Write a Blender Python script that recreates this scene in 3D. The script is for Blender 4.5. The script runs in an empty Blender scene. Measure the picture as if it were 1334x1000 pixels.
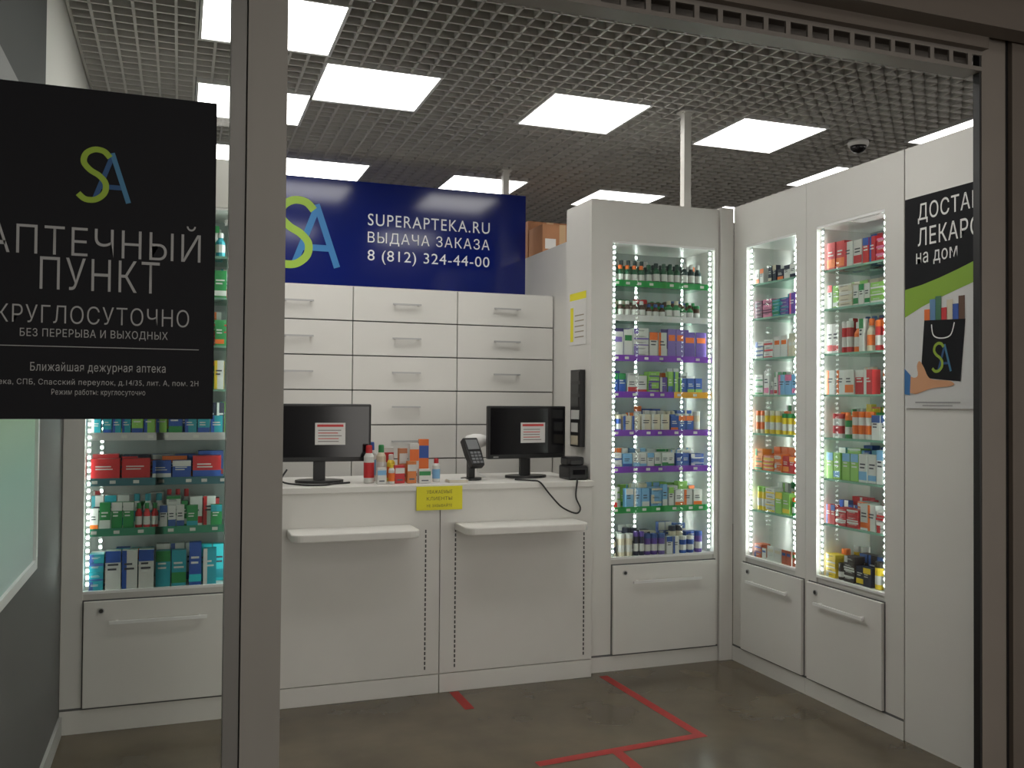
import bpy, math, random
from mathutils import Matrix, Vector
random.seed(7)
S=bpy.context.scene
try: S.view_settings.view_transform='Standard'
except Exception: pass
# ---------------------------------------------------------------- materials
MATS={}
def mat(name,col,rough=.5,metal=0,noise=0,nscale=20,emit=0,bump=0,spec=.5,coat=0):
    if name in MATS: return MATS[name]
    m=bpy.data.materials.new(name); m.use_nodes=True
    nt=m.node_tree; b=nt.nodes['Principled BSDF']
    c=(col[0],col[1],col[2],1)
    b.inputs['Base Color'].default_value=c
    b.inputs['Roughness'].default_value=rough; b.inputs['Metallic'].default_value=metal
    b.inputs['Specular IOR Level'].default_value=spec
    if coat: b.inputs['Coat Weight'].default_value=coat
    if emit:
        b.inputs['Emission Color'].default_value=c; b.inputs['Emission Strength'].default_value=emit
    if noise or bump:
        tc=nt.nodes.new('ShaderNodeTexCoord'); n=nt.nodes.new('ShaderNodeTexNoise')
        n.inputs['Scale'].default_value=nscale; n.inputs['Detail'].default_value=5
        nt.links.new(tc.outputs['Object'],n.inputs['Vector'])
        if noise:
            r=nt.nodes.new('ShaderNodeValToRGB')
            r.color_ramp.elements[0].position=.3; r.color_ramp.elements[1].position=.7
            r.color_ramp.elements[0].color=tuple(v*(1-noise) for v in c[:3])+(1,)
            r.color_ramp.elements[1].color=tuple(min(1,v*(1+noise)) for v in c[:3])+(1,)
            nt.links.new(n.outputs['Fac'],r.inputs['Fac']); nt.links.new(r.outputs['Color'],b.inputs['Base Color'])
        if bump:
            bp=nt.nodes.new('ShaderNodeBump'); bp.inputs['Strength'].default_value=bump
            nt.links.new(n.outputs['Fac'],bp.inputs['Height']); nt.links.new(bp.outputs['Normal'],b.inputs['Normal'])
    MATS[name]=m; return m
def srgb(r,g,b):
    f=lambda v:(v/255/12.92) if v/255<=.04045 else ((v/255+.055)/1.055)**2.4
    return (f(r),f(g),f(b))
def glassmat(name,tint,base=.04,graz=.6,rough=.02):
    m=bpy.data.materials.new(name); m.use_nodes=True; nt=m.node_tree
    nt.nodes.clear()
    o=nt.nodes.new('ShaderNodeOutputMaterial'); t=nt.nodes.new('ShaderNodeBsdfTransparent'); t.inputs[0].default_value=tint+(1,)
    g=nt.nodes.new('ShaderNodeBsdfGlossy'); g.inputs['Roughness'].default_value=rough
    mx=nt.nodes.new('ShaderNodeMixShader'); lw=nt.nodes.new('ShaderNodeLayerWeight'); lw.inputs['Blend'].default_value=.5
    pw=nt.nodes.new('ShaderNodeMath'); pw.operation='POWER'; pw.inputs[1].default_value=5
    ml=nt.nodes.new('ShaderNodeMath'); ml.operation='MULTIPLY_ADD'; ml.inputs[1].default_value=graz; ml.inputs[2].default_value=base
    nt.links.new(lw.outputs['Facing'],pw.inputs[0]); nt.links.new(pw.outputs[0],ml.inputs[0]); nt.links.new(ml.outputs[0],mx.inputs[0])
    nt.links.new(t.outputs[0],mx.inputs[1]); nt.links.new(g.outputs[0],mx.inputs[2]); nt.links.new(mx.outputs[0],o.inputs[0])
    MATS[name]=m; return m
WHITE=mat('white_laminate',(.68,.665,.63),.38,noise=.015,nscale=6)
WHITE2=mat('white_drawer_laminate',(.71,.695,.66),.35,noise=.01,nscale=6)
CABIN=mat('cabinet_interior',(.33,.36,.345),.4)
GAP=mat('shadow_gap',(.12,.12,.12),.8)
HANDLE=mat('satin_steel',(.85,.85,.84),.35,.2)
HAND2=mat('brushed_steel',(.45,.45,.45),.4,.3)
DARK=mat('lock_dark',(.06,.06,.06),.4,.5)
BLACK=mat('black_plastic',(.012,.012,.013),.35)
SCREEN=mat('black_glossy_screen',(.006,.006,.008),.12)
PAPER=mat('paper',(.72,.71,.69),.7)
REDP=mat('red_print',(.6,.05,.05),.6)
PANEL=mat('lamp_diffuser',(1,.98,.93),.5,emit=6.8)
LED=mat('led_chip',(.92,1,.96),.5,emit=22)
try: LED.cycles.emission_sampling='NONE'
except Exception: pass
GRID=mat('ceiling_grid_aluminium',(.55,.535,.51),.5,noise=.05,nscale=3)
GLASS=glassmat('clear_glass',(.98,.995,.985),.02,.6)
SHELFG=glassmat('green_shelf_glass',(.76,.91,.84),.05,.5)
# ---------------------------------------------------------------- mesh builder
class MB:
    def __init__(s): s.v=[];s.f=[];s.m=[];s.mats=[]
    def mi(s,m):
        if m not in s.mats: s.mats.append(m)
        return s.mats.index(m)
    def box(s,x0,x1,y0,y1,z0,z1,m):
        if x0>x1:x0,x1=x1,x0
        if y0>y1:y0,y1=y1,y0
        if z0>z1:z0,z1=z1,z0
        b=len(s.v); s.v+=[(x,y,z) for z in(z0,z1) for y in(y0,y1) for x in(x0,x1)]
        i=s.mi(m)
        for q in((0,2,3,1),(4,5,7,6),(0,1,5,4),(2,6,7,3),(0,4,6,2),(1,3,7,5)):
            s.f.append(tuple(b+k for k in q)); s.m.append(i)
    def rbox(s,cx,cy,z0,w,d,h,a,m):
        b=len(s.v); ca,sa=math.cos(a),math.sin(a)
        for z in(z0,z0+h):
            for y in(-d/2,d/2):
                for x in(-w/2,w/2): s.v.append((cx+x*ca-y*sa,cy+x*sa+y*ca,z))
        i=s.mi(m)
        for q in((0,2,3,1),(4,5,7,6),(0,1,5,4),(2,6,7,3),(0,4,6,2),(1,3,7,5)):
            s.f.append(tuple(b+k for k in q)); s.m.append(i)
    def lathe(s,cx,cy,prof,m,n=14):
        i=s.mi(m); b=len(s.v)
        for r,z in prof:
            for k in range(n):
                a=2*math.pi*k/n; s.v.append((cx+r*math.cos(a),cy+r*math.sin(a),z))
        for j in range(len(prof)-1):
            for k in range(n):
                k2=(k+1)%n; s.f.append((b+j*n+k,b+j*n+k2,b+(j+1)*n+k2,b+(j+1)*n+k)); s.m.append(i)
        s.f.append(tuple(b+k for k in reversed(range(n)))); s.m.append(i)
        e=b+(len(prof)-1)*n; s.f.append(tuple(e+k for k in range(n))); s.m.append(i)
    def prism(s,pts,z0,z1,m):
        n=len(pts); b=len(s.v); i=s.mi(m)
        s.v+=[(x,y,z0) for x,y in pts]+[(x,y,z1) for x,y in pts]
        s.f.append(tuple(b+k for k in reversed(range(n)))); s.m.append(i)
        s.f.append(tuple(b+n+k for k in range(n))); s.m.append(i)
        for k in range(n):
            k2=(k+1)%n; s.f.append((b+k,b+k2,b+n+k2,b+n+k)); s.m.append(i)
    def poly(s,pts,y,m,t=.001):   # flat shape in local xz plane, facing -y
        n=len(pts); b=len(s.v); i=s.mi(m)
        s.v+=[(x,y,z) for x,z in pts]; s.f.append(tuple(b+k for k in range(n))); s.m.append(i)
    def stroke(s,pts,w,y,m):
        i=s.mi(m); b=len(s.v); n=len(pts)
        for k,(x,z) in enumerate(pts):
            a=pts[max(0,k-1)];c=pts[min(n-1,k+1)]
            dx,dz=c[0]-a[0],c[1]-a[1];l=math.hypot(dx,dz) or 1
            s.v+=[(x-dz/l*w/2,y,z+dx/l*w/2),(x+dz/l*w/2,y,z-dx/l*w/2)]
        for k in range(n-1):
            s.f.append((b+2*k,b+2*k+1,b+2*k+3,b+2*k+2)); s.m.append(i)
    def obj(s,name,parent=None,bevel=0,smooth=False):
        me=bpy.data.meshes.new(name); me.from_pydata(s.v,[],s.f)
        for m in s.mats: me.materials.append(m)
        for p,i in zip(me.polygons,s.m): p.material_index=i; p.use_smooth=smooth
        me.update(); o=bpy.data.objects.new(name,me); S.collection.objects.link(o)
        if parent: o.parent=parent
        if bevel:
            bv=o.modifiers.new('bevel','BEVEL'); bv.width=bevel; bv.segments=2; bv.limit_method='ANGLE'
        return o
def empty(name,loc=(0,0,0),rz=0):
    e=bpy.data.objects.new(name,None); S.collection.objects.link(e); e.location=loc; e.rotation_euler=(0,0,rz); return e
def text(body,cx,cz,w,h,y,m,parent,name='lettering',thin=0,sp=1.08):
    cu=bpy.data.curves.new(name,'FONT'); cu.body=body; cu.resolution_u=4; cu.offset=thin
    cu.space_character=sp
    o=bpy.data.objects.new(name,cu); S.collection.objects.link(o)
    bpy.context.view_layer.update()
    me=bpy.data.meshes.new_from_object(o.evaluated_get(bpy.context.evaluated_depsgraph_get()))
    bpy.data.objects.remove(o)
    if not me.vertices: return
    xs=[v.co.x for v in me.vertices]; ys=[v.co.y for v in me.vertices]
    x0,x1,y0,y1=min(xs),max(xs),min(ys),max(ys)
    for v in me.vertices:
        X=(v.co.x-x0)/(x1-x0)-.5; Y=(v.co.y-y0)/(y1-y0)-.5
        v.co=(cx+X*w,y,cz+Y*h)
    me.materials.clear(); me.materials.append(m)
    o=bpy.data.objects.new(name,me); S.collection.objects.link(o); o.parent=parent; return o
def smooth_pts(P,n=6):
    out=[]
    for i in range(len(P)-1):
        p0=P[max(0,i-1)];p1=P[i];p2=P[i+1];p3=P[min(len(P)-1,i+2)]
        for k in range(n):
            t=k/n
            out.append(tuple(.5*((2*p1[j])+(-p0[j]+p2[j])*t+(2*p0[j]-5*p1[j]+4*p2[j]-p3[j])*t*t+(-p0[j]+3*p1[j]-3*p2[j]+p3[j])*t**3) for j in range(len(p1))))
    out.append(P[-1]); return out
def logo(mb,x0,z0,w,h,y,green,blue,lt):
    T=lambda u,v:(x0+u*w,z0+v*h)
    sp=smooth_pts([(.60,.86),(.48,.97),(.30,.99),(.14,.90),(.10,.74),(.22,.60),(.40,.50),(.52,.36),(.50,.18),(.34,.05),(.14,.04),(.0,.14)],6)
    mb.stroke([T(*p) for p in sp],w*.12,y-.0005,green)
    mb.stroke([T(.30,.02),T(.66,.93)],w*.10,y,blue)
    mb.stroke([T(.64,.95),T(.97,.02)],w*.10,y-.0003,lt)
    mb.stroke([T(.40,.30),T(.86,.30)],w*.10,y-.0002,blue)

# ---------------------------------------------------------------- camera
f,yaw,pit,rol=1193.465,math.radians(19.9295),math.radians(1.0247),math.radians(.4479)
fw=Vector((math.sin(yaw)*math.cos(pit),math.cos(yaw)*math.cos(pit),math.sin(pit)))
r0=Vector((math.cos(yaw),-math.sin(yaw),0)); u0=r0.cross(fw)
r=math.cos(rol)*r0+math.sin(rol)*u0; u=-math.sin(rol)*r0+math.cos(rol)*u0
cd=bpy.data.cameras.new('camera'); cam=bpy.data.objects.new('camera',cd); S.collection.objects.link(cam)
cam.matrix_world=Matrix(((r.x,u.x,-fw.x,0),(r.y,u.y,-fw.y,0),(r.z,u.z,-fw.z,1.45),(0,0,0,1)))
cd.sensor_width=36; cd.lens=f*36/1334; cd.clip_start=.05
S.camera=cam
w=bpy.data.worlds.new('world'); S.world=w; w.use_nodes=True
w.node_tree.nodes['Background'].inputs[0].default_value=(1,.96,.92,1); w.node_tree.nodes['Background'].inputs[1].default_value=.13

# ---------------------------------------------------------------- room shell
FLOOR=mat('polished_concrete',srgb(94,84,68),.2,noise=.28,nscale=2.2,bump=.03)
m=MB(); m.box(-4,8,-3.2,9.5,-.1,0,FLOOR); m.obj('floor')
PLEN=mat('plenum_dark',(.05,.05,.053),.9)
m=MB(); m.box(-.6,8,2.46,9.5,3.55,3.65,PLEN); m.obj('ceiling')
WALLG=mat('wall_paint_grey',(.42,.42,.40),.7,noise=.03,nscale=3)
WALLW=mat('wall_paint_white',(.58,.57,.54),.7,noise=.02,nscale=3)
WALLD=mat('wall_shade_dark',(.12,.12,.12),.6,noise=.05,nscale=3)  # left wall in shade: the darkness is put into its colour
WALLE=mat('wall_upper_charcoal',(.028,.032,.030),.7,noise=.05,nscale=3,spec=.2)  # upper near part of the same wall, in a darker colour
m=MB(); m.box(-.6,8,9.4,9.5,0,3.6,WALLG); m.obj('wall_back')
m=MB(); m.box(-.6,-.475,2.56,9.4,0,3.6,WALLW)
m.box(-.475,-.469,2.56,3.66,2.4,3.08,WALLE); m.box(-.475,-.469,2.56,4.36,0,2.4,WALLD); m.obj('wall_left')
m=MB(); m.box(7.9,8,2.5,9.4,0,3.6,WALLG); m.obj('wall_right')
m=MB(); m.box(-.469,-.456,2.58,4.36,0,.08,WALLG); m.obj('baseboard_left')
# open-cell ceiling grid with lamp panels
lamps=[(.65,4.5),(1.86,4.5),(3.05,4.5),(.65,6.38),(1.86,6.42),(3.05,6.45),(.06,3.82),(.06,5.02),(.06,6.2),(4.28,3.97),(4.28,5.2),(4.28,6.6),(.65,2.7),(1.86,2.7)]  # last two, hidden behind the header, are added to brighten the counter front
m=MB(); st=.6/7; z0,z1=3.1,3.14; t=.006
def inlamp(x,y):
    return any(a-.01<x<a+.61 and b-.01<y<b+.61 for a,b in lamps)
nx=int(6.8/st); ny=int(6.5/st)
X0,Y0=-.465,2.64
for i in range(nx):
    x=X0+i*st; y=Y0; run=None
    for j in range(ny+1):
        yy=Y0+j*st; ins=j<ny and not inlamp(x,yy+st/2)
        if ins and run is None: run=yy
        if not ins and run is not None: m.box(x-t,x+t,run,yy,z0,z1,GRID); run=None
for j in range(ny):
    y=Y0+j*st; run=None
    for i in range(nx+1):
        xx=X0+i*st; ins=i<nx and not inlamp(xx+st/2,y)
        if ins and run is None: run=xx
        if not ins and run is not None: m.box(run,xx,y-t,y+t,z0,z1,GRID); run=None
m.obj('ceiling_grid')
FR=mat('lamp_frame',(.7,.7,.7),.4)
for a,b in lamps:
    e=empty('ceiling_panel_lamp',(a,b,0))
    m=MB(); m.box(.012,.585,.012,.585,3.098,3.115,PANEL); m.obj('diffuser',e)
    m=MB(); m.box(0,.6,0,.012,3.094,3.13,FR);m.box(0,.6,.585,.6,3.094,3.13,FR);m.box(0,.012,.012,.585,3.094,3.13,FR);m.box(.585,.6,.012,.585,3.094,3.13,FR)
    m.box(0,.6,0,.6,3.13,3.14,FR); m.obj('frame',e)
DUCT=mat('duct_metal',(.25,.25,.26),.5,.3)
m=MB()
for x in(.9,2.7,4.1): m.box(x,x+.12,2.6,9.3,3.38,3.46,DUCT)
for y in(3.3,5.9): m.box(-.4,7,y,y+.1,3.3,3.36,DUCT)
m.obj('ceiling_cable_trays')

# ---------------------------------------------------------------- shop front
PIL=mat('painted_post',srgb(141,137,131),.45,noise=.03,nscale=4)
PIL2=mat('anodised_frame',srgb(128,126,123),.35,.3)
JAMB=mat('jamb_paint',srgb(118,110,102),.5,noise=.05,nscale=4)
HEAD=mat('header_paint',srgb(94,85,77),.55,noise=.05,nscale=4)
STEEL=mat('shutter_steel',srgb(118,112,106),.45,.3)
m=MB(); m.box(.157,.258,2.48,2.62,0,2.63,PIL); m.box(.115,.153,2.485,2.56,0,2.63,PIL2); m.box(.153,.157,2.50,2.56,0,2.63,GAP); m.obj('trim_1')
m=MB(); m.box(-.9,3.4,2.50,2.62,2.76,3.6,HEAD); m.obj('wall_front')
# roller shutter
e=empty('roller_shutter')
m=MB(); m.box(.26,2.66,2.44,2.58,2.70,2.80,HEAD); m.box(.26,2.66,2.47,2.55,2.63,2.645,STEEL)
m.box(.26,2.66,2.47,2.478,2.685,2.70,STEEL)
x=.30
while x<2.62:
    m.box(x,x+.018,2.47,2.478,2.645,2.685,STEEL); x+=.085
m.box(.26,2.66,2.54,2.55,2.645,2.70,STEEL)
m.obj('bottom_rail',e)
m=MB(); m.box(-.9,3.4,2.36,2.44,2.74,2.80,HEAD); m.box(-.9,3.4,2.40,2.50,2.80,2.86,HEAD); m.obj('cover_box',e)
m=MB(); m.box(2.668,2.78,2.48,2.51,0,2.76,JAMB); m.box(2.660,2.668,2.482,2.51,0,2.70,BLACK); m.obj('trim_2')
m=MB(); m.box(2.78,2.79,2.478,2.62,0,2.76,BLACK); m.box(2.79,3.4,2.46,2.62,0,2.76,HEAD); m.obj('wall_front_right')
m=MB(); m.box(-.9,.114,2.52,2.53,0,2.76,GLASS); m.obj('window_1')
m=MB(); m.box(-.9,.114,2.50,2.55,0,.05,PIL2); m.obj('trim_3')
# black poster on glass
PB=mat('poster_black',srgb(17,17,22),.6,spec=.2); PW=mat('poster_text_grey',srgb(158,158,157),.6)
GR=mat('logo_green',srgb(140,168,45),.6); BL=mat('logo_blue',srgb(30,75,120),.6); LT=mat('logo_lightblue',srgb(60,115,150),.6)
e=empty('pharmacy_poster')
m=MB(); m.box(-.455,.082,2.512,2.518,1.395,2.222,PB); m.obj('sheet',e)
k=522.
zz=lambda y:1.45-(y-517.5)/k
yy=2.5105
text('АПТЕЧНЫЙ',-.20,zz(310),.492,.092,yy,PW,e,thin=-.008); text('ПУНКТ',-.19,zz(358),.275,.080,yy,PW,e,thin=-.008)
text('КРУГЛОСУТОЧНО',-.20,zz(411),.44,.045,yy,PW,e,thin=-.008); text('БЕЗ ПЕРЕРЫВА И ВЫХОДНЫХ',-.20,zz(436),.338,.024,yy,PW,e)
text('Ближайшая дежурная аптека',-.19,zz(480),.31,.028,yy,PW,e); text('Аптека, СПБ, Спасский переулок, д.14/35, лит. А, пом. 2Н',-.20,zz(499),.49,.018,yy,PW,e)
text('Режим работы: круглосуточно',-.19,zz(512),.215,.018,yy,PW,e)
m=MB(); m.box(-.43,.045,yy,yy+.001,zz(453),zz(452),PW); logo(m,-.245,zz(262),.12,.133,yy,GR,BL,LT); m.obj('logo',e)

# ---------------------------------------------------------------- products
def pm(c): 
    n='pack_%02x%02x%02x'%c
    return mat(n,srgb(*c),.45)
W_=(206,206,202)
def item(mb,kind,x,y,z,w,d,h,c1,c2):
    A=pm(c1);B=pm(c2)
    if kind=='box':
        mb.box(x-w/2,x+w/2,y,y+d,z,z+h,A)
        q=random.random(); yf=y-.0006
        if q<.45: mb.box(x-w/2,x+w/2,yf,y,z+h*.08,z+h*random.uniform(.25,.4),B)
        elif q<.7: mb.box(x-w/2,x-w*.2,yf,y,z,z+h,B)
        else: mb.box(x-w/2,x+w/2,yf,y,z+h*.7,z+h,B)
        T=pm((60,60,70)) if sum(c1)>420 else pm(W_)
        for k in range(2):
            zc=z+h*(.5+.12*k); mb.box(x-w*.35,x+w*random.uniform(.1,.35),yf-.0004,yf,zc,zc+h*.05,T)
    elif kind=='card':
        mb.box(x-w/2,x+w/2,y,y+.004,z,z+h,A); mb.box(x-w*.4,x+w*.4,y-.001,y,z+h*.6,z+h*.8,B)
    else:
        rr=w/2
        if kind=='bottle': pr=[(rr*.95,z),(rr,z+.004),(rr,z+h*.62),(rr*.5,z+h*.75),(rr*.5,z+h*.8)];
        else: pr=[(rr*.95,z),(rr,z+.004),(rr,z+h*.8)]
        mb.lathe(x,y+rr,pr,A,10)
        cr=rr*.6 if kind=='bottle' else rr*1.02
        mb.lathe(x,y+rr,[(cr,z+h*.79),(cr,z+h*.98),(cr*.9,z+h)],B,10)
        mb.lathe(x,y+rr,[(rr*1.02,z+h*.18),(rr*1.02,z+h*.5)],pm(W_) if sum(c1)<500 else B,10)
def fill(mb,x0,x1,z,kinds,cols,hmin,hmax,wmin=.028,wmax=.062,ydepth=.045,rows=3,fillp=.97,grp=3):
    for rw in range(rows):
        x=x0+.008; y=ydepth+rw*.075
        while x<x1-wmin:
            kd=random.choice(kinds); c1=random.choice(cols); c2=random.choice(cols+[W_])
            if c1==c2: c2=random.choice([(60,90,150),RD,OR,GN]) if c1!=(60,90,150) else W_
            w_=random.uniform(wmin,wmax); h=random.uniform(hmin,hmax)
            if kd in('bottle','jar'): w_=min(w_,.045)
            if kd=='box' and random.random()<.3:    # flat packs stacked in a pile
                w_=random.uniform(.06,.10); n=random.randint(3,5); hh=h/n
                if x+w_<x1-.008:
                    for q in range(n): item(mb,'box',x+w_/2+random.uniform(-.003,.003),y,z+q*hh,w_*.95,.06,hh*.97,c1,c2)
                    x+=w_+.004; continue
            for g in range(random.randint(1,grp)):
                if x+w_>x1-.006: break
                if random.random()<fillp:
                    hh=h+(.012*rw)
                    item(mb,kd,x+w_/2,y+random.uniform(0,.008),z,w_*.95,min(.065,max(.03,w_*.8)),hh,c1,c2)
                x+=w_+.002
            x+=random.uniform(.001,.008)
SH=[.60,.86,1.08,1.28,1.49,1.69,1.91,2.10]
def cabinet(name,loc,rz,gl0,gl1,x1,H,rows,strips,leds,dx0,dx1,zb=.06,depth=.34,x0=0,seed=1,edge=(130,175,155)):
    random.seed(seed)
    e=empty(name,loc,rz)
    m=MB()
    m.box(x0,gl0,0,depth,0,H,WHITE); m.box(gl1,x1,0,depth,0,H,WHITE)
    m.box(gl0,gl1,0,.02,2.32,H,WHITE); m.box(gl0,gl1,.02,depth,H-.02,H,WHITE)
    m.box(gl0,gl1,depth-.012,depth,.5,H-.02,CABIN); m.box(gl0,gl1,.02,depth-.012,.575,.60,WHITE)
    m.box(gl0,gl1,.02,depth-.012,2.31,2.325,WHITE)
    m.box(gl0,gl1,.012,.03,0,.6,WHITE)
    m.obj('carcass',e)
    m=MB(); m.box(dx0,dx1,-.018,-.001,zb+.03,.565,WHITE2)
    m.obj('drawer_front',e,bevel=.002)
    m=MB(); m.box(dx0-.006,dx1+.006,-.0008,-.0002,zb+.024,.571,GAP); m.obj('drawer_reveal',e)
    m=MB(); m.box(x0,x1,-.004,.0,0,zb+.02,WHITE); m.box(x0,x1,-.002,0,zb+.02,zb+.03,GAP); m.obj('plinth',e)
    m=MB(); cx=(dx0+dx1)/2; hw=(dx1-dx0)*.33; hz=.47
    m.box(cx-hw,cx+hw,-.052,-.040,hz,hz+.013,HANDLE)
    for s in(-1,1): m.box(cx+s*hw*.85-.005,cx+s*hw*.85+.005,-.04,-.018,hz,hz+.012,HANDLE)
    m.obj('handle',e)
    m=MB(); 
    m.lathe(0,0,[(.013,0),(.013,.006)],HAND2,12); m.lathe(0,0,[(.009,.006),(.009,.008)],DARK,8)
    o=m.obj('lock',e); o.rotation_euler=(math.pi/2,0,0); o.location=(dx0+.07,-.018,.525)
    m=MB()
    for z in SH[1:]: m.box(gl0+.004,gl1-.004,.03,depth-.015,z-.008,z,SHELFG)
    m.obj('glass_shelves',e)
    m=MB(); mid=(gl0+gl1)/2
    m.box(gl0,mid+.02,.004,.008,.60,2.32,GLASS); m.box(mid-.02,gl1,.012,.016,.60,2.32,GLASS); m.obj('glass_doors',e)
    m=MB(); m.box(gl0,gl1,.002,.018,.595,.607,HANDLE); m.box(gl0,gl1,.002,.018,2.308,2.32,HANDLE); m.obj('door_track',e)
    m=MB()
    for i,c in enumerate(strips):
        if i==0: continue
        if not c:
            m.box(gl0+.006,gl1-.006,.028,.030,SH[i]-.009,SH[i]+.001,pm(edge)); continue
        for (a,b,cc) in (c if isinstance(c,list) else [(0,1,c)]):
            A=gl0+.006+(gl1-gl0-.012)*a; B=gl0+.006+(gl1-gl0-.012)*b
            m.box(A,B,.022,.026,SH[i]-.020,SH[i]+.014,pm(cc))
            x=A+.02
            while x<B-.04: m.box(x,x+.024,.0212,.022,SH[i]-.010,SH[i]+.004,pm((215,215,210))); x+=random.uniform(.06,.13)
    m.obj('shelf_price_strips',e)
    m=MB()
    for lx,ly in leds:
        z=.63
        while z<2.30: m.box(lx-.0055,lx+.0055,ly-.012,ly-.009,z,z+.011,LED); z+=.029
    m.obj('led_strips',e)
    m=MB()
    for lx,ly in leds: m.box(lx-.0075,lx+.0075,ly-.009,ly-.006,.61,2.31,CABIN)
    m.obj('led_tape',e)
    # the light the tapes give off
    for sx,lx in((1,gl0+.004),(-1,gl1-.004)):
        ld=bpy.data.lights.new('led_tape_light','AREA'); ld.shape='RECTANGLE'; ld.size=.008; ld.size_y=1.66; ld.energy=LEDW; ld.color=(.93,1,.97)
        o=bpy.data.objects.new('led_tape_light',ld); S.collection.objects.link(o); o.parent=e
        o.location=(lx,.036,1.46); o.rotation_mode='QUATERNION'; o.rotation_quaternion=Vector((sx,.75,0)).normalized().to_track_quat('-Z','Y')
    m=MB()
    for z,r_ in zip(SH,rows):
        if r_: fill(m,gl0+.01,gl1-.01,z+.001,**r_)
    m.obj('medicine_packages',e)
    return e
LEDW=1.05
PU=(95,70,150);GN=(40,130,70);OR=(225,110,40);YE=(225,195,50);TE=(40,150,165);BU=(40,80,160);RD=(190,40,45);PK=(210,110,150);DK=(35,38,60);MR=(110,40,80);CR=(205,195,172);BR=(90,60,40);LG=(140,190,90);LB=(120,170,210)
A_rows=[dict(kinds=['box','jar'],cols=[PU,W_,DK,BU,CR],hmin=.08,hmax=.14),
 dict(kinds=['box'],cols=[W_,W_,LG,LB,CR],hmin=.08,hmax=.13),
 dict(kinds=['box'],cols=[W_,W_,W_,LB,BU],hmin=.07,hmax=.11),
 dict(kinds=['box','box','jar'],cols=[W_,W_,OR,BU,CR],hmin=.08,hmax=.12),
 dict(kinds=['box'],cols=[W_,PU,LG,BU,W_],hmin=.09,hmax=.13),
 dict(kinds=['box','card'],cols=[PU,W_,(150,135,190),(120,100,170)],hmin=.12,hmax=.17,wmin=.05,wmax=.08),
 dict(kinds=['bottle','jar'],cols=[BR,CR,(80,60,50),GN],hmin=.08,hmax=.11,wmin=.036,wmax=.045,grp=5),
 dict(kinds=['bottle'],cols=[(25,70,55),(30,90,60),(20,50,50)],hmin=.10,hmax=.13,wmin=.04,wmax=.045,grp=6)]
PS=(120,50,175); GS=(30,150,70)
cabinet('display_cabinet',(2.07,4.47,0),0,.125,.765,.79,2.54,A_rows,
 [None,GS,PS,PS,[(0,.62,PS),(.62,1,(225,160,30))],PS,(215,215,215),GS],[(.145,.03),(.165,.31),(.43,.322),(.745,.03),(.73,.31)],.131,.769,seed=3)
B_rows=[dict(kinds=['card','box'],cols=[W_,CR,(180,90,60)],hmin=.05,hmax=.08,rows=1),
 dict(kinds=['jar','box'],cols=[YE,LG,W_,GN],hmin=.08,hmax=.13),
 dict(kinds=['box'],cols=[OR,YE,RD,(230,140,60)],hmin=.08,hmax=.12),
 dict(kinds=['jar','box'],cols=[GN,OR,YE,CR],hmin=.09,hmax=.13),
 dict(kinds=['box'],cols=[W_,W_,PK,LB],hmin=.07,hmax=.13),
 dict(kinds=['box','card'],cols=[W_,W_,CR],hmin=.06,hmax=.12,fillp=.8),
 dict(kinds=['box'],cols=[MR,PK,TE,DK,PU],hmin=.08,hmax=.12),
 dict(kinds=['box'],cols=[W_,CR,DK],hmin=.05,hmax=.10,fillp=.6,rows=1)]
cabinet('display_cabinet',(2.95,4.45,0),-math.pi/2,.12,.555,.635,2.555,B_rows,[None]*8,[(.14,.03),(.15,.31),(.535,.03)],.10,.625,seed=5)
C_rows=[dict(kinds=['box','jar'],cols=[DK,(40,35,30),YE,W_,(50,40,40)],hmin=.07,hmax=.13,wmin=.045),
 dict(kinds=['box'],cols=[W_,RD,BU,W_],hmin=.07,hmax=.12),
 dict(kinds=['box'],cols=[LB,BU,W_,TE,LG],hmin=.10,hmax=.16),
 dict(kinds=['jar','box'],cols=[YE,LG,GN,W_],hmin=.10,hmax=.14),
 dict(kinds=['card','box'],cols=[W_,RD,W_,CR],hmin=.08,hmax=.12,fillp=.9),
 dict(kinds=['jar','bottle','box'],cols=[OR,RD,W_,CR],hmin=.12,hmax=.16),
 dict(kinds=['box'],cols=[W_,LG,CR,W_],hmin=.09,hmax=.13),
 dict(kinds=['box'],cols=[W_,RD,BU,PK],hmin=.09,hmax=.14)]
cabinet('display_cabinet',(2.95,3.813,0),-math.pi/2,.08,.545,.66,2.555,C_rows,[None]*8,[(.10,.03),(.22,.322),(.525,.03)],.03,.545,seed=8)
L_rows=[dict(kinds=['box'],cols=[TE,BU,(40,190,200),W_,TE,(30,60,120),W_],hmin=.15,hmax=.20,wmin=.045,wmax=.07,rows=2),
 dict(kinds=['box','box','bottle'],cols=[RD,W_,TE,GN,W_],hmin=.09,hmax=.14),
 dict(kinds=['box'],cols=[DK,BU,(40,60,110),RD],hmin=.08,hmax=.11,wmin=.08,wmax=.13,grp=2),
 dict(kinds=['box'],cols=[YE,BU,LG,TE,DK],hmin=.08,hmax=.14),
 dict(kinds=['box'],cols=[W_,GN,YE,RD],hmin=.09,hmax=.15),dict(kinds=['box'],cols=[W_,GN,BU,OR],hmin=.09,hmax=.15),
 dict(kinds=['box'],cols=[TE,GN,W_],hmin=.09,hmax=.14),dict(kinds=['bottle'],cols=[TE,W_,GN],hmin=.1,hmax=.15)]
cabinet('display_cabinet',(-.468,4.37,0),0,.085,.70,.77,2.54,L_rows,[None,(60,140,110),(60,110,120),(200,200,200)]+[None]*4,[(.10,.03),(.13,.322),(.685,.03)],.091,.70,zb=.08,seed=11)
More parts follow.
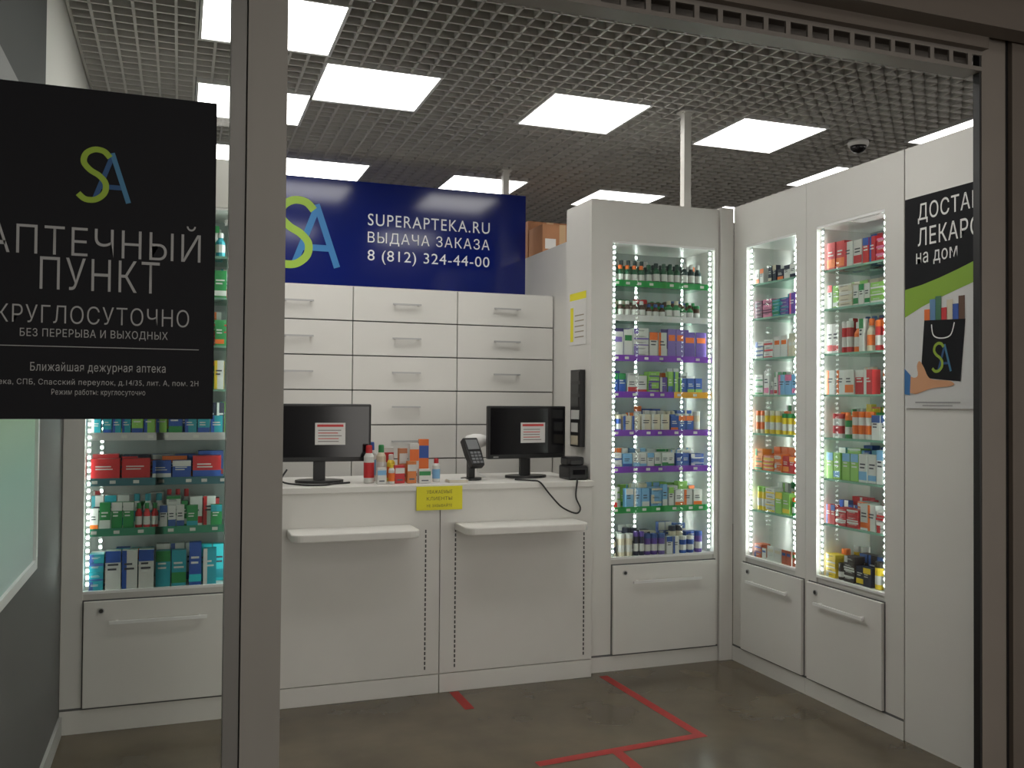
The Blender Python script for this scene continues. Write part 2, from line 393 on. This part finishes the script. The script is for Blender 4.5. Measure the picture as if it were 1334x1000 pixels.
# corner filler + end panel with poster
m=MB(); m.box(2.864,2.948,4.455,4.70,0,2.55,WHITE); m.obj('corner_filler_panel')
m=MB(); m.box(2.952,3.29,2.66,3.148,0,2.555,WHITE2); m.obj('end_cabinet_panel')
# delivery poster on it (local x -> world -Y)
e=empty('delivery_poster',(2.95,3.14,0),-math.pi/2)
PWH=mat('poster_white',(.62,.62,.61),.5); PTX=mat('poster_text_white',(.78,.78,.76),.5); PG=mat('poster_green',srgb(130,168,40),.5)
SK=mat('print_skin',srgb(205,150,110),.5); CB=mat('print_cuff_blue',srgb(50,110,170),.5)
m=MB(); Wp=.48
m.box(0,Wp,-.006,-.001,1.43,2.33,PWH)
y=-.0065
top=[(0,2.33)]+[(0,1.94)]+[(Wp*t,1.94+.11*t**1.4) for t in(.2,.4,.6,.8,1)]+[(Wp,2.33)]
m.poly(top,y,PB)
g=[(0,1.82)]+[(Wp*t,1.82+.14*t**.8) for t in(.2,.4,.6,.8,1)]+[(Wp*t,1.94+.11*t**1.4) for t in(1,.8,.6,.4,.2)]+[(0,1.94)]
m.poly(g,y-.0003,PG)
# bag
m.poly([(.09,1.56),(.30,1.54),(.325,1.79),(.11,1.80)],y-.001,PB)
m.stroke(smooth_pts([(.15,1.78),(.16,1.735),(.20,1.72),(.25,1.73),(.27,1.78)]),.005,y-.0014,PTX)
for i,(c,hh) in enumerate([(OR,.05),((90,130,170),.09),((60,110,80),.10),(RD,.05),(CR,.08),(BU,.06),(BR,.09)]):
    xx=.11+i*.030; m.poly([(xx,1.785),(xx+.032,1.785),(xx+.032,1.795+hh),(xx,1.795+hh)],y-.0008,pm(c))
logo(m,.155,1.58,.10,.12,y-.0016,GR,BL,LT)
# printed hand under the bag
m.poly(smooth_pts([(.02,1.50),(.06,1.49),(.10,1.50),(.16,1.515),(.24,1.52),(.27,1.53),(.24,1.545),(.16,1.55),(.13,1.565),(.11,1.60),(.085,1.63),(.07,1.61),(.075,1.57),(.05,1.56),(.01,1.58)],3),y-.0018,SK)
m.poly([(0,1.49),(.03,1.485),(.035,1.57),(0,1.60)],y-.002,CB)
m.stroke([(.06,1.455),(.30,1.455)],.006,y-.001,pm((150,150,150)));m.stroke([(.10,1.442),(.26,1.442)],.005,y-.001,pm((150,150,150)))
m.obj('sheet',e)
text('ДОСТАВКА',.29,2.255,.43,.085,y-.001,PTX,e,thin=.004);text('ЛЕКАРСТВ',.29,2.155,.43,.078,y-.001,PTX,e,thin=.004);text('на дом',.175,2.060,.22,.058,y-.001,PTX,e,thin=.004)

# ---------------------------------------------------------------- counter
e=empty('service_counter')
CT=mat('counter_white',(.66,.645,.61),.4,noise=.02,nscale=5)
m=MB(); m.box(.315,2.062,4.425,5.0,.0,1.0,CT); m.obj('body',e)
m=MB()
m.box(.315,1.223,4.41,4.425,.095,1.0,CT); m.box(1.227,2.055,4.41,4.425,.095,1.0,CT)
m.box(.315,1.223,4.41,4.425,0,.091,CT); m.box(1.227,2.055,4.41,4.425,0,.091,CT); m.obj('front_panels',e,bevel=.0015)
m=MB(); m.box(.31,2.062,4.40,5.02,1.0,1.03,WHITE); m.obj('worktop',e,bevel=.003)
m=MB()
for x in(1.152,1.305,2.008):
    z=.12
    while z<.81: m.box(x-.0035,x+.0035,4.4085,4.4098,z,z+.016,DARK); z+=.024
m.obj('slotted_rails',e)
m=MB()
for a,b in((.48,1.075),(1.30,1.945)):
    rr=.05; yf=4.19
    pts=[(a,4.41),(a,yf+rr)]+[(a+rr-rr*math.cos(t),yf+rr-rr*math.sin(t)) for t in[i*math.pi/12 for i in range(1,6)]]+[(a+rr,yf),(b-rr,yf)]+[(b-rr+rr*math.sin(t),yf+rr-rr*math.cos(t)) for t in[i*math.pi/12 for i in range(1,6)]]+[(b,yf+rr),(b,4.41)]
    m.prism(pts,.80,.838,WHITE)
m.obj('bag_shelves',e,bevel=.006)
YL=mat('yellow_paper',srgb(230,220,50),.7)
e=empty('yellow_notice')
m=MB(); m.box(1.10,1.335,4.397,4.399,.905,1.022,YL); m.obj('sheet',e)
for i,t in enumerate(['УВАЖАЕМЫЕ','КЛИЕНТЫ','НЕ ЗАБЫВАЙТЕ']): text(t,1.217,.995-i*.033,.13,.017,4.3965,pm((110,100,40)),e)

# monitors
def monitor(loc,rz,W=.50,Hh=.285,pap=(0,0)):
    e=empty('computer_monitor',loc,rz)
    m=MB(); m.box(-W/2,W/2,-.012,.022,.105,.105+Hh,BLACK); m.box(-W*.32,W*.32,.022,.05,.13,.08+Hh,BLACK); m.obj('housing',e,bevel=.006)
    m=MB(); m.box(-W/2+.012,W/2-.012,-.0135,-.012,.128,.105+Hh-.012,SCREEN); m.obj('screen',e)
    m=MB(); m.box(pap[0]-.075,pap[0]+.075,-.016,-.0145,.19,.30,PAPER); m.box(pap[0]-.065,pap[0]+.065,-.0165,-.016,.28,.292,REDP)
    for i in range(5): m.box(pap[0]-.06,pap[0]+random.uniform(.03,.06),-.0165,-.016,.205+i*.014,.209+i*.014,REDP if i%2 else pm((130,120,120)))
    m.obj('notice_sheet',e)
    m=MB(); m.box(-.03,.03,.012,.035,.012,.16,BLACK); 
    m.prism([(.12*math.cos(t)*1.0,.085*math.sin(t)+.01) for t in[i*2*math.pi/24 for i in range(24)]],0,.014,BLACK); m.obj('stand',e,bevel=.002)
    m=MB(); m.box(-W/2+.03,-W/2+.06,-.0135,-.012,.112,.119,pm((150,150,150))); m.obj('badge',e)
    return e
monitor((.665,4.66,1.03),math.radians(-4),.51,.29,(.05,0))
monitor((1.785,4.68,1.03),math.radians(7),.475,.285,(.03,0))
def cable(name,pts,rad=.004,mt=BLACK):
    cu=bpy.data.curves.new(name,'CURVE'); cu.dimensions='3D'; cu.bevel_depth=rad; cu.bevel_resolution=2
    P=smooth_pts(pts,8); sp=cu.splines.new('POLY'); sp.points.add(len(P)-1)
    for q,pnt in zip(sp.points,P): q.co=(*pnt,1)
    cu.materials.append(mt); o=bpy.data.objects.new(name,cu); S.collection.objects.link(o); return o
cable('monitor_cable',[(1.66,4.52,1.036),(1.72,4.44,1.036),(1.75,4.392,1.03),(1.80,4.385,.97),(1.87,4.385,.90),(1.95,4.385,.865),(1.975,4.385,.89),(1.95,4.385,.95),(1.96,4.393,1.03),(1.97,4.42,1.036)],.0045)
cable('monitor_cable',[(.50,4.62,1.10),(.47,4.56,1.05),(.55,4.50,1.036),(.66,4.46,1.036),(.72,4.52,1.036),(.80,4.56,1.036)],.0045)
# receipt printer
e=empty('receipt_printer',(1.995,4.52,1.03),0)
m=MB(); m.prism([(-.055,-.07),(.055,-.07),(.055,.08),(-.055,.08)],0,.075,BLACK); m.prism([(-.05,-.03),(.05,-.03),(.05,.07),(-.05,.07)],.075,.12,BLACK); m.obj('housing',e,bevel=.01)
m=MB(); m.box(-.035,.035,-.072,-.0705,.03,.055,SCREEN); m.box(-.03,.03,-.034,-.0305,.08,.10,DARK); m.obj('controls',e)
# pos terminal on a stand
GY=mat('terminal_grey',srgb(120,122,125),.4)
e=empty('payment_terminal',(1.45,4.62,1.03),math.radians(12))
m=MB(); m.prism([(.055*math.cos(t),.055*math.sin(t)) for t in[i*math.pi/12 for i in range(24)]],0,.012,BLACK); m.box(-.018,.018,-.01,.02,.012,.10,BLACK); m.obj('stand',e,bevel=.002)
m=MB(); m.prism([(-.038,-.085),(.038,-.085),(.046,.0),(.044,.085),(-.044,.085),(-.046,0)],0,.04,BLACK)
o=m.obj('housing',e,bevel=.006); o.location=(0,0,.13); o.rotation_euler=(math.radians(55),0,0)
m=MB(); m.box(-.034,.034,.01,.07,.0405,.043,GY); 
for i in range(4):
    for j in range(3): m.box(-.03+j*.021,-.014+j*.021,-.075+i*.019,-.062+i*.019,.0405,.045,GY)
o=m.obj('keypad_and_display',e); o.location=(0,0,.13); o.rotation_euler=(math.radians(55),0,0)
# white scanner dome
e=empty('barcode_scanner',(1.53,4.78,1.03))
m=MB(); m.lathe(0,0,[(.05,0),(.05,.012),(.012,.02),(.012,.16)],PAPER,18); m.lathe(0,0,[(.02,.16),(.07,.175),(.075,.20),(.055,.225),(.02,.235)],PAPER,20); m.obj('body',e,smooth=True)
# counter bottles/boxes
def bottle(name,x,y,rad,h,c,cap,lab):
    m=MB(); A=pm(c)
    m.lathe(x,y,[(rad*.9,1.031),(rad,1.036),(rad,1.03+h*.7),(rad*.6,1.03+h*.8)],A,16); m.lathe(x,y,[(rad*.62,1.03+h*.79),(rad*.6,1.03+h*.97),(rad*.5,1.03+h)],pm(cap),14)
    m.lathe(x,y,[(rad*1.02,1.03+h*.15),(rad*1.02,1.03+h*.55)],pm(lab),16); return m.obj(name)
def carton(name,x,y,w,d,h,c,c2,a=0):
    m=MB(); m.rbox(x,y,1.031,w,d,h,a,pm(c)); m.rbox(x,y-.0008,1.031+h*.55,w*.98,d,h*.3,a,pm(c2)); m.rbox(x,y-.0012,1.031+h*.15,w*.6,d,h*.08,a,pm((90,90,100))); return m.obj(name)
bottle('spray_bottle',.895,4.56,.026,.19,W_,RD,RD)
bottle('syrup_bottle',.965,4.60,.024,.19,CR,GN,W_)
bottle('syrup_bottle',1.02,4.62,.021,.14,YE,W_,OR)
carton('medicine_carton',1.075,4.60,.042,.03,.17,(190,120,80),W_,.1)
carton('medicine_carton',1.128,4.58,.048,.035,.195,W_,OR)
carton('medicine_carton',1.19,4.62,.05,.035,.215,OR,BU,-.1)
carton('medicine_carton',1.04,4.52,.05,.03,.09,RD,W_,.1)
carton('medicine_carton',.945,4.50,.045,.03,.08,W_,LB,.05)
carton('medicine_carton',1.165,4.50,.06,.03,.07,W_,GN,.0)
carton('medicine_carton',1.10,4.51,.045,.03,.11,(205,120,60),W_,.0)
carton('medicine_carton',1.02,4.71,.06,.04,.17,W_,RD,.0)
bottle('syrup_bottle',.935,4.69,.022,.20,W_,BU,LB)
bottle('dropper_bottle',1.24,4.55,.02,.12,W_,RD,LB)
bottle('dropper_bottle',.995,4.49,.016,.10,W_,YE,OR)
m=MB()
for i in range(5): m.rbox(1.335+random.uniform(-.004,.004),4.50,1.031+i*.003,.10,.07,.0028,random.uniform(-.06,.06),pm(random.choice([W_,CR])))
m.obj('leaflet_stack')

# ---------------------------------------------------------------- back drawer unit, sign
e=empty('drawer_cabinet')
m=MB(); m.box(.325,2.315,5.62,6.07,0,2.145,WHITE); m.obj('carcass',e)
m=MB(); m.box(.325,2.315,5.61,5.62,0,2.14,GAP); m.obj('shadow_reveal',e)
m=MB(); h_=MB()
for ci,(a,b) in enumerate(((.33,.99),(.99,1.655),(1.655,2.315))):
    z=2.14
    for j in range(10):
        m.box(a+.0025,b-.0025,5.592,5.61,z-.21+.0025,z-.0025,WHITE2)
        cx=(a+b)/2; hz=z-.105
        h_.box(cx-.09,cx+.09,5.562,5.570,hz,hz+.010,HAND2)
        for s in(-1,1): h_.box(cx+s*.075-.004,cx+s*.075+.004,5.57,5.592,hz,hz+.008,HAND2)
        z-=.212
m.obj('drawer_fronts',e,bevel=.002); h_.obj('handles',e)
m=MB(); m.box(2.32,2.78,5.36,6.45,0,2.47,WHITE); m.obj('tall_storage_cabinet',bevel=.003)
CBD=mat('cardboard',srgb(178,126,90),.8,noise=.08,nscale=8); CBT=mat('packing_tape',srgb(200,165,125),.4)
for (x,y,w_,d_,h__) in((2.34,5.86,.30,.26,.20),(2.34,6.14,.34,.26,.27)):
    e=empty('cardboard_box',(x,y,2.471)); m=MB(); m.box(0,w_,0,d_,0,h__,CBD); m.box(w_*.42,w_*.58,-.001,d_+.001,-.0005,h__+.001,CBT); m.box(.02,.10,-.0015,0,.03,.10,PAPER); m.obj('carton',e)
SB=mat('sign_blue',srgb(10,28,104),.12,noise=.02,nscale=3); SW=mat('sign_lettering',(.80,.82,.85),.5); SG=mat('sign_green',srgb(150,185,60),.5); SLB=mat('sign_logo_blue',srgb(45,120,180),.5)
e=empty('pharmacy_sign')
m=MB(); m.box(.28,2.30,6.085,6.11,2.12,2.905,SB); m.obj('board',e)
y=6.083
text('SUPERAPTEKA.RU',1.60,2.655,.86,.080,y,SW,e,sp=1.15); text('ВЫДАЧА ЗАКАЗА',1.60,2.53,.86,.088,y,SW,e,sp=1.15); text('8 (812) 324-44-00',1.60,2.405,.86,.095,y,SW,e)
m=MB(); logo(m,.56,2.31,.42,.44,y,SG,SLB,SLB); m.obj('logo',e)
# ceiling support poles
for (x,y,z) in((2.68,4.53,2.54),(2.17,6.16,2.5)):
    m=MB(); m.box(x-.022,x+.022,y-.022,y+.022,z,3.13,WHITE); m.box(x-.04,x+.04,y-.04,y+.04,3.085,3.095,WHITE); m.obj('ceiling_support_pole')
# dome camera
e=empty('dome_security_camera',(3.98,4.64,0))
m=MB(); m.lathe(0,0,[(.06,3.095),(.065,3.08),(.06,3.06)],PAPER,20); m.obj('base',e,smooth=True)
m=MB(); m.lathe(0,0,[(.05,3.06),(.045,3.04),(.03,3.025),(.01,3.018)],SCREEN,20); m.obj('dome',e,smooth=True)
# notices on cabinet A side (plane x=2.07)
e=empty('side_notice',(2.069,4.77,0),-math.pi/2)
m=MB(); m.box(.02,.24,-.002,0,1.76,2.05,PAPER); m.box(.02,.24,-.003,-.002,2.01,2.05,YL); m.box(.03,.07,-.003,-.002,1.78,1.97,YL)
for i in range(5): m.box(.09,.21,-.003,-.002,1.80+i*.03,1.806+i*.03,pm((150,140,120)))
m.obj('sheet',e)
e=empty('leaflet_rack',(2.069,4.77,0),-math.pi/2)
m=MB(); m.box(.10,.23,-.03,-.001,1.20,1.62,BLACK)
random.seed(4)
for i in range(6):
    z=1.21+i*.07; m.box(.11+random.random()*.02,.20+random.random()*.02,-.034,-.03,z,z+.05,pm(random.choice([W_,PK,(60,60,60),CR,RD])))
m.obj('leaflets',e)

# red tape
TP=mat('red_floor_tape',srgb(165,45,40),.6,noise=.1,nscale=15)
m=MB(); hw=.024
def tp(a,b,z=.001):
    (x0,y0),(x1,y1)=a,b; l=math.hypot(x1-x0,y1-y0); nx_,ny_=-(y1-y0)/l*hw,(x1-x0)/l*hw
    bb=len(m.v); m.v+=[(x0+nx_,y0+ny_,z),(x0-nx_,y0-ny_,z),(x1-nx_,y1-ny_,z),(x1+nx_,y1+ny_,z)]; m.f.append((bb,bb+1,bb+2,bb+3)); m.m.append(m.mi(TP))
tp((2.12,4.40),(2.15,3.47)); tp((2.17,3.49),(1.36,3.42),.0015); tp((1.30,4.40),(1.30,4.13)); tp((1.72,3.45),(1.72,2.9))
m.obj('floor_marking_tape')
# light box on left wall
def lbmat():
    mm=bpy.data.materials.new('lightbox_print'); mm.use_nodes=True; nt=mm.node_tree; b=nt.nodes['Principled BSDF']
    tc=nt.nodes.new('ShaderNodeTexCoord'); sp=nt.nodes.new('ShaderNodeSeparateXYZ'); rp=nt.nodes.new('ShaderNodeValToRGB')
    nt.links.new(tc.outputs['Generated'],sp.inputs[0]); nt.links.new(sp.outputs['Z'],rp.inputs[0])
    rp.color_ramp.elements[0].color=srgb(165,185,180)+(1,); rp.color_ramp.elements[1].color=srgb(190,200,110)+(1,)
    e_=rp.color_ramp.elements.new(.3); e_.color=srgb(150,190,175)+(1,)
    nt.links.new(rp.outputs[0],b.inputs['Base Color']); nt.links.new(rp.outputs[0],b.inputs['Emission Color']); b.inputs['Emission Strength'].default_value=.12; return mm
e=empty('wall_lightbox')
m=MB(); m.box(-.466,-.455,2.62,3.44,.90,1.95,lbmat()); m.obj('print',e)
m=MB()
for a in((2.60,3.47,.87,.90),(2.60,3.47,1.95,1.98),(2.60,2.62,.90,1.95),(3.44,3.47,.90,1.95)): m.box(-.467,-.445,a[0],a[1],a[2],a[3],HANDLE)
m.obj('frame',e)

# mall corridor outside: ceiling lamps and glowing panes added opposite as frontal fill
m=MB(); m.box(-4,8,-3.2,2.36,3.3,3.4,HEAD); m.obj('ceiling_corridor')
CL=mat('corridor_lamp',(1,.95,.87),.5,emit=7.5)
for x,y in((-1.6,-1.2),(.6,-1.2),(2.8,-1.2),(1.2,.2),(4.0,.2)):
    e=empty('corridor_lamp',(x,y,0)); m=MB(); m.box(-.6,.6,-.15,.15,3.27,3.285,CL); m.obj('diffuser',e); m=MB(); m.box(-.62,.62,-.17,.17,3.285,3.30,FR); m.obj('frame',e)
m=MB(); m.box(-4,8,-3.3,-3.2,0,3.4,WALLG); m.obj('wall_corridor')
FILLPANE=mat('added_fill_pane',(1,.96,.90),.5,emit=2.4)  # unseen glowing panes behind the camera, added to light the counter from the front
for i,(a,b) in enumerate(((.9,2.9),(3.2,5.2),(5.5,7.5),(-3.8,-1.9))):
    e=empty('window_%d'%(i+2)); m=MB(); m.box(a,b,-3.19,-3.18,.5,2.5,FILLPANE); m.obj('fill_pane',e)
    m=MB(); m.box(a-.05,b+.05,-3.2,-3.16,.45,.5,PIL2); m.box(a-.05,b+.05,-3.2,-3.16,2.5,2.55,PIL2); m.box(a-.05,a,-3.2,-3.16,.5,2.5,PIL2); m.box(b,b+.05,-3.2,-3.16,.5,2.5,PIL2); m.obj('frame',e)
